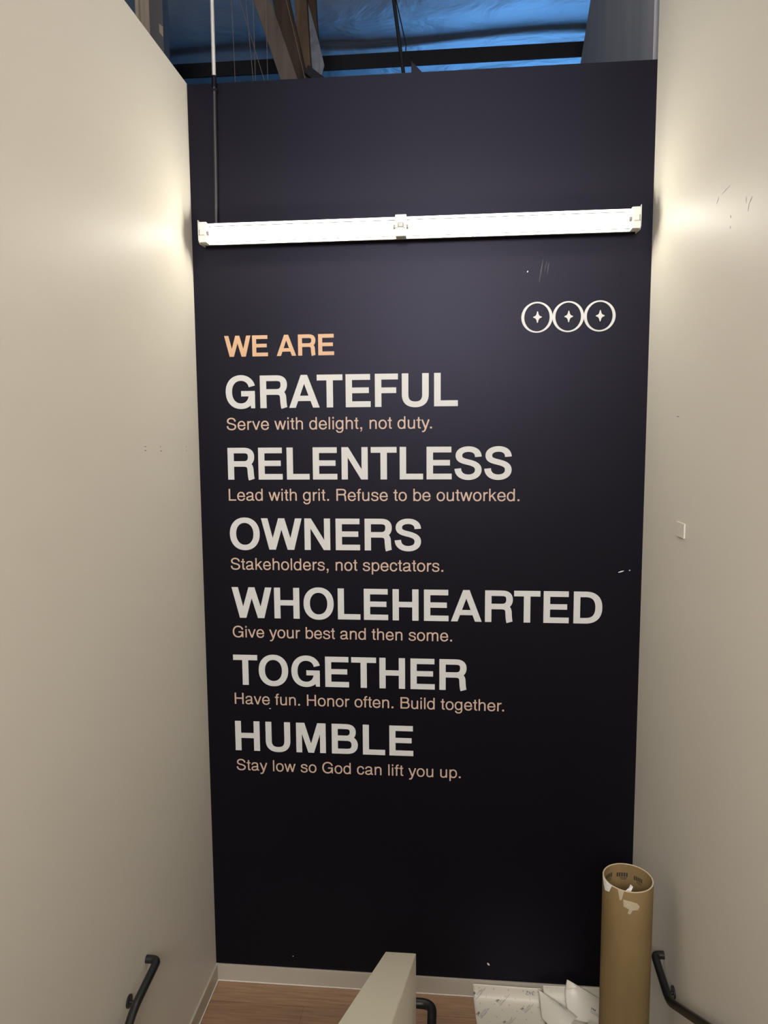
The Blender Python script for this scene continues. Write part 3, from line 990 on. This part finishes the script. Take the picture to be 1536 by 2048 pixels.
def logo_on(parent, surf, u, v, ang, LU, LV, sc=1.0, side=1):
    ca, sa = math.cos(ang), math.sin(ang)
    def at(a, b_):
        return u + (a * ca - b_ * sa) / LU, v - (a * sa + b_ * ca) / LV
    uu, vv = at(0, .016 * sc)
    print_on(parent, surf, M['ink'], 'printed_mark', '3M', 'b', uu, vv, ang, .016 * sc, LU, LV, side)
    print_on(parent, surf, M['faint'], 'printed_mark', 'Controltac', 'r', u, v, ang, .013 * sc, LU, LV, side)
    bm = bmesh.new()
    strip_on(bm, surf, u, v, ang, 0, .105 * sc, -.008 * sc, -.0055 * sc, LU, LV, side=side)
    strip_on(bm, surf, u, v, ang, 0, .065 * sc, -.0125 * sc, -.0105 * sc, LU, LV, side=side)
    obj('printed_mark', bm, M['faint'], parent)


# large flat sheet, its far edge curling up the baseboard
AX0, AX1 = 1.648, 2.070
prof = [(-.019, .092), (-.024, .045), (-.040, .012), (-.085, .004), (-.20, .004), (-.40, .003), (-.72, .003)]
PL = [0]
for a, c in zip(prof, prof[1:]):
    PL.append(PL[-1] + math.hypot(a[0] - c[0], a[1] - c[1]))
LVA = PL[-1]


def prof_at(s):
    n_ = len(prof)
    for i in range(n_ - 1):
        if s <= PL[i + 1] or i == n_ - 2:
            t = (s - PL[i]) / (PL[i + 1] - PL[i])
            p0, p1, p2, p3 = prof[max(0, i - 1)], prof[i], prof[i + 1], prof[min(n_ - 1, i + 2)]
            def cr(k):
                l1 = p2[k] - p1[k]
                m0 = .5 * (p2[k] - p0[k]) if i > 0 else l1
                m1 = .5 * (p3[k] - p1[k]) if i < n_ - 2 else l1
                m0 = m0 * .6; m1 = m1 * .6
                return (2 * t ** 3 - 3 * t ** 2 + 1) * p1[k] + (t ** 3 - 2 * t * t + t) * m0 + (-2 * t ** 3 + 3 * t * t) * p2[k] + (t ** 3 - t * t) * m1
            return cr(0), cr(1)


def surfA(u, v):
    s = v * LVA
    y_, z_ = prof_at(s)
    x_ = AX0 + (AX1 - AX0 - .012 * min(1, s / .12)) * u + .05 * v
    zz = z_ + .004 * math.sin(3 * u + 2 * v) * min(1, s / .1) * (1 if z_ < .02 else 0) + .018 * max(0, u - .75) ** 1.5
    return Vector((x_, y_ - .006 * u * (1 - v), max(.0028, zz)))


LUA = AX1 - AX0
A = sheet('release_liner_sheet', surfA, 24, 60, 'large flat printed backing sheet on the floor, leftmost of the papers', M['paper'])
for (u, v, sc) in ((.02, .115, 1), (.37, .155, 1), (.72, .215, 1), (.055, .295, 1), (.42, .36, 1), (.75, .45, 1), (.1, .5, 1), (.45, .6, 1), (.8, .7, 1)):
    logo_on(A, surfA, u, v, math.radians(48), LUA, LVA, .92)
bm = bmesh.new()
for j in range(11):
    for i in range(5):
        uu, vv = .09 + i * .215 + (.10 if j % 2 else 0), .03 + j * .062
        if uu < .97:
            strip_on(bm, surfA, uu, vv, 0, -.005, .005, -.0013, .0013, LUA, LVA)
            strip_on(bm, surfA, uu, vv, 0, -.0013, .0013, -.0055, .0055, LUA, LVA)
obj('printed_mark', bm, M['pale_ink'], A)
# pen number, upside down
print_on(A, surfA, M['blue_ink'], 'pen_number', '342', 'r', .905, .028, PI, .024, LUA, LVA, 1, .0009)

# backing sheet lying against the baseboard behind the curl
surfD = patch([[(2.078, -.021, .112), (2.15, -.021, .108), (2.30, -.020, .120), (2.47, -.020, .118)],
               [(2.084, -.030, .060), (2.16, -.035, .055), (2.30, -.032, .060), (2.47, -.030, .060)],
               [(2.085, -.050, .008), (2.18, -.060, .012), (2.32, -.055, .016), (2.48, -.045, .012)],
               [(2.10, -.24, .005), (2.20, -.26, .005), (2.34, -.25, .006), (2.49, -.24, .005)]])
D = sheet('release_liner_sheet', surfD, 24, 30, 'backing sheet propped against the baseboard, behind the curled pieces', M['paper'])
bm = bmesh.new()
for j in range(5):
    for i in range(5):
        uu, vv = .1 + i * .2 + (.08 if j % 2 else 0), .06 + j * .13
        if uu < .97:
            strip_on(bm, surfD, uu, vv, 0, -.004, .004, -.0012, .0012, .45, .32)
            strip_on(bm, surfD, uu, vv, 0, -.0012, .0012, -.0045, .0045, .45, .32)
obj('printed_mark', bm, M['pale_ink'], D)

# curled strip rolling over diagonally
surfB = patch([[(2.045, -.045, .104), (2.10, -.075, .092), (2.19, -.13, .075), (2.26, -.195, .062)],
               [(2.055, -.070, .085), (2.115, -.115, .105), (2.195, -.17, .100), (2.24, -.225, .085)],
               [(2.050, -.110, .045), (2.09, -.165, .080), (2.15, -.225, .085), (2.19, -.27, .075)],
               [(2.055, -.16, .012), (2.085, -.21, .020), (2.115, -.27, .020), (2.15, -.35, .020)]])
B = sheet('release_liner_sheet', surfB, 20, 20, 'curled backing strip rolling diagonally off the large flat sheet', M['paper_in'])
logo_on(B, surfB, .55, .15, math.radians(-10), .36, .20, .8)

# folded sheet with a raised corner
surfC = patch([[(2.222, -.030, .168), (2.262, -.045, .160), (2.34, -.055, .118), (2.45, -.06, .060)],
               [(2.205, -.045, .110), (2.262, -.075, .115), (2.35, -.09, .100), (2.46, -.10, .055)],
               [(2.195, -.085, .055), (2.262, -.115, .070), (2.36, -.14, .070), (2.47, -.16, .045)],
               [(2.225, -.155, .018), (2.29, -.19, .030), (2.39, -.21, .035), (2.48, -.23, .030)]])
Cc = sheet('release_liner_sheet', surfC, 20, 20, 'folded backing sheet with a raised corner above the baseboard', M['paper_in'])
logo_on(Cc, surfC, .58, .66, math.radians(-24), .25, .19, .75)
# flap folded back from the raised corner
surfF = patch([[(2.222, -.031, .169), (2.242, -.040, .166), (2.262, -.048, .160)],
               [(2.214, -.044, .140), (2.240, -.062, .150), (2.275, -.060, .150)],
               [(2.208, -.055, .122), (2.250, -.070, .142), (2.288, -.062, .148)]])
fl = bmesh.new()
gg = [[fl.verts.new(surfF(i / 8, j / 8)) for i in range(9)] for j in range(9)]
for j in range(8):
    for i in range(8):
        fl.faces.new((gg[j][i], gg[j][i + 1], gg[j + 1][i + 1], gg[j + 1][i]))
o = obj('flap', fl, M['paper_in'], Cc, smooth=True)
md = o.modifiers.new('thick', 'SOLIDIFY'); md.thickness = .0005

# crumpled piece at the front
def surfE(u, v):
    x_ = 2.285 + .175 * u + .02 * math.sin(7 * v)
    y_ = -.255 - .20 * v + .02 * math.sin(9 * u)
    z_ = .035 + .030 * abs(math.sin(5.2 * u + 1.3 * v)) + .022 * abs(math.sin(7.1 * v - 3.0 * u)) - .02 * v
    return Vector((x_, y_, z_))


sheet('release_liner_sheet', surfE, 18, 16, 'crumpled backing piece at the front, beside the cardboard tube', M['paper'])

# ------------------------------------------------------------------ above the walls
o = struct('trim_2', boxm(-6, 8, 3.0, 3.02, 6.992, 7.125, bevel=.003), M['steel_dark'], 'dark roof purlin crossing under the foil')
# wooden truss members
tr_ = thing('roof_truss', 'group of brown wooden roof braces meeting above the dark wall', 'roof brace', (.30, 1.5, 5.6))


def member(name, p0, p1, w, d, mat):
    """a board from p0 to p1, w wide across x, d deep in y"""
    p0 = Vector(p0); p1 = Vector(p1)
    dz = (p1 - p0).normalized()
    ey = Vector((0, 1, 0)); ex = ey.cross(dz).normalized(); ey = dz.cross(ex)
    bm = bmesh.new()
    vs_ = []
    for p in (p0, p1):
        for a, c in ((-1, -1), (1, -1), (1, 1), (-1, 1)):
            vs_.append(bm.verts.new(p + ex * (a * w / 2) + ey * (c * d / 2)))
    for f in ((0, 1, 2, 3), (7, 6, 5, 4), (0, 4, 5, 1), (1, 5, 6, 2), (2, 6, 7, 3), (3, 7, 4, 0)):
        bm.faces.new([vs_[i] for i in f])
    bmesh.ops.bevel(bm, geom=list(bm.edges), offset=.003, segments=1, affect='EDGES')
    return obj(name, bm, mat, tr_)


member('diagonal_brace', (.435, 1.5, 5.72), (-.022, 1.5, 7.05), .125, .05, M['wood'])
member('diagonal_brace', (.440, 1.62, 5.72), (.145, 1.62, 7.05), .13, .05, M['wood_dark'])
member('post', (.385, 1.70, 5.70), (.322, 1.70, 7.05), .095, .06, M['wood_brown'])
member('post', (.430, 1.80, 5.70), (.372, 1.80, 7.05), .11, .05, M['wood_dark'])
member('strut', (.44, 1.3, 6.17), (.70, 1.3, 5.97), .06, .05, M['steel_dark'])
obj('foil_flap', prismm([(.362, 6.90), (.372, 6.90), (.455, 6.60), (.50, 6.41), (.43, 6.20), (.40, 6.20), (.40, 6.42), (.385, 6.62)], 1, 1.735, 1.741), M['flap'], tr_)
obj('joint_plate', prismm([(.335, 5.85), (.46, 5.85), (.48, 6.12), (.46, 6.30), (.40, 6.28), (.355, 6.10)], 1, 1.65, 1.656), M['post'], tr_)

# hanging rod and small metal pieces on top of the wall
rd = thing('hanger_rod', 'black hanger rod slanting down in front of the purlin', 'rod', (1.19, 1.0, 5.9))
o = obj('rod', tubem([(1.025, 1.0, 7.05), (1.181, 1.0, 5.90)], .013, 14), M['steel_dark'], rd); shade_smooth_angle(o)
o = obj('side_cable', tubem([(1.110, 1.0, 6.50), (1.190, 1.0, 6.15), (1.183, 1.0, 6.02)], .004, 8), M['steel_dark'], rd)
o = obj('rod_nut', tubem([(1.175, 1.0, 5.955), (1.181, 1.0, 5.905)], .022, 6), M['galv'], rd)
o = obj('gusset_plate', prismm([(1.272, H - .03), (1.272, 5.612), (1.398, H - .01), (1.398, H - .03)], 1, .122, .128), M['dark'])
tag(o, 'dark triangular metal gusset sticking up over the dark wall', 'metal plate')
cl = []
for k, (x_, lab) in enumerate(((.012, 'small dark metal stub on the left end of the dark wall top'), (1.462, 'small dark metal stub right of the triangular gusset'))):
    bm = bmesh.new()
    box(bm, x_ - .011, x_ + .011, .122, .128, H - .08, H + .035)
    box(bm, x_ - .011, x_ + .011, .128, .165, H - .08, H - .074)
    o = obj('metal_clip', bm, M['steel_dark'])
    tag(o, lab, 'metal clip', 'metal stubs on the wall top')

# thin wires hanging from the roof
def at_px(px, py, Y):
    d = fwd * f_px + r2 * (px - 768) - u2 * (py - 1024)
    c = co.location
    return c + d * ((Y - c.y) / d.y)


def wire(P0, P1, lab):
    d = (P1 - P0).normalized()
    if abs(d.z) > .5:
        a = P0 + d * ((7.08 - P0.z) / d.z) if lab[1] else P0
        e = P1 + d * ((5.42 - P1.z) / d.z)
    else:
        a, e = P0, P1
    o = obj('hanging_wire', tubem([a, (a + e) / 2 + Vector((0.002, 0, 0)), e], .0018, 6), M['wire'])
    tag(o, lab[0], 'wire', 'thin wires hanging from the roof')


WIRES = [((.0300, 6.39), (.0420, 5.86), 'leftmost thin wire hanging straight down under the foil'),
         ((.125, 6.39), (.165, 5.86), 'thin wire just left of the big brown brace'),
         ((.170, 6.39), (.1745, 5.86), 'thin wire crossing the front of the big brown brace'),
         ((.085, 6.39), (.245, 5.86), 'slanting thin wire crossing the others left of the brace'),
         ((.250, 6.39), (.252, 5.86), 'thin wire right beside the lower end of the brace'),
         ((.395, 6.39), (.520, 5.86), 'slanting thin wire in front of the right brown post')]
for (a, c, lab) in WIRES:
    wy = .82 + .014 * WIRES.index((a, c, lab))
    wire(Vector((a[0], wy, a[1])), Vector((c[0], wy, c[1])), (lab, True))

# post and duct beyond the left wall
po = thing('steel_post', 'grey brown square post rising beyond the left wall top', 'post', (-.765, 1.56, ZL))
obj('shaft', boxm(-.818, -.712, 1.5, 1.62, ZL, 7.02, bevel=.003), M['post'], po)
o = obj('sticker', prismm([(-.742, 6.665), (-.7125, 6.640), (-.7125, 6.565), (-.742, 6.600)], 1, 1.4985, 1.5), M['beige'], po)
dk = thing('duct', 'ribbed beige vertical duct beyond the left wall beside the post', 'duct', (-.905, 1.64, ZL))
bm = bmesh.new()
prof = []
for k in range(48):
    a = 2 * PI * k / 48
    r_ = .078 + .006 * math.cos(8 * a)
    prof.append((-.905 + r_ * math.cos(a), 1.64 + r_ * math.sin(a)))
prism(bm, prof, 2, ZL, 7.0)
o = obj('duct_pipe', bm, M['beige'], dk); shade_smooth_angle(o)
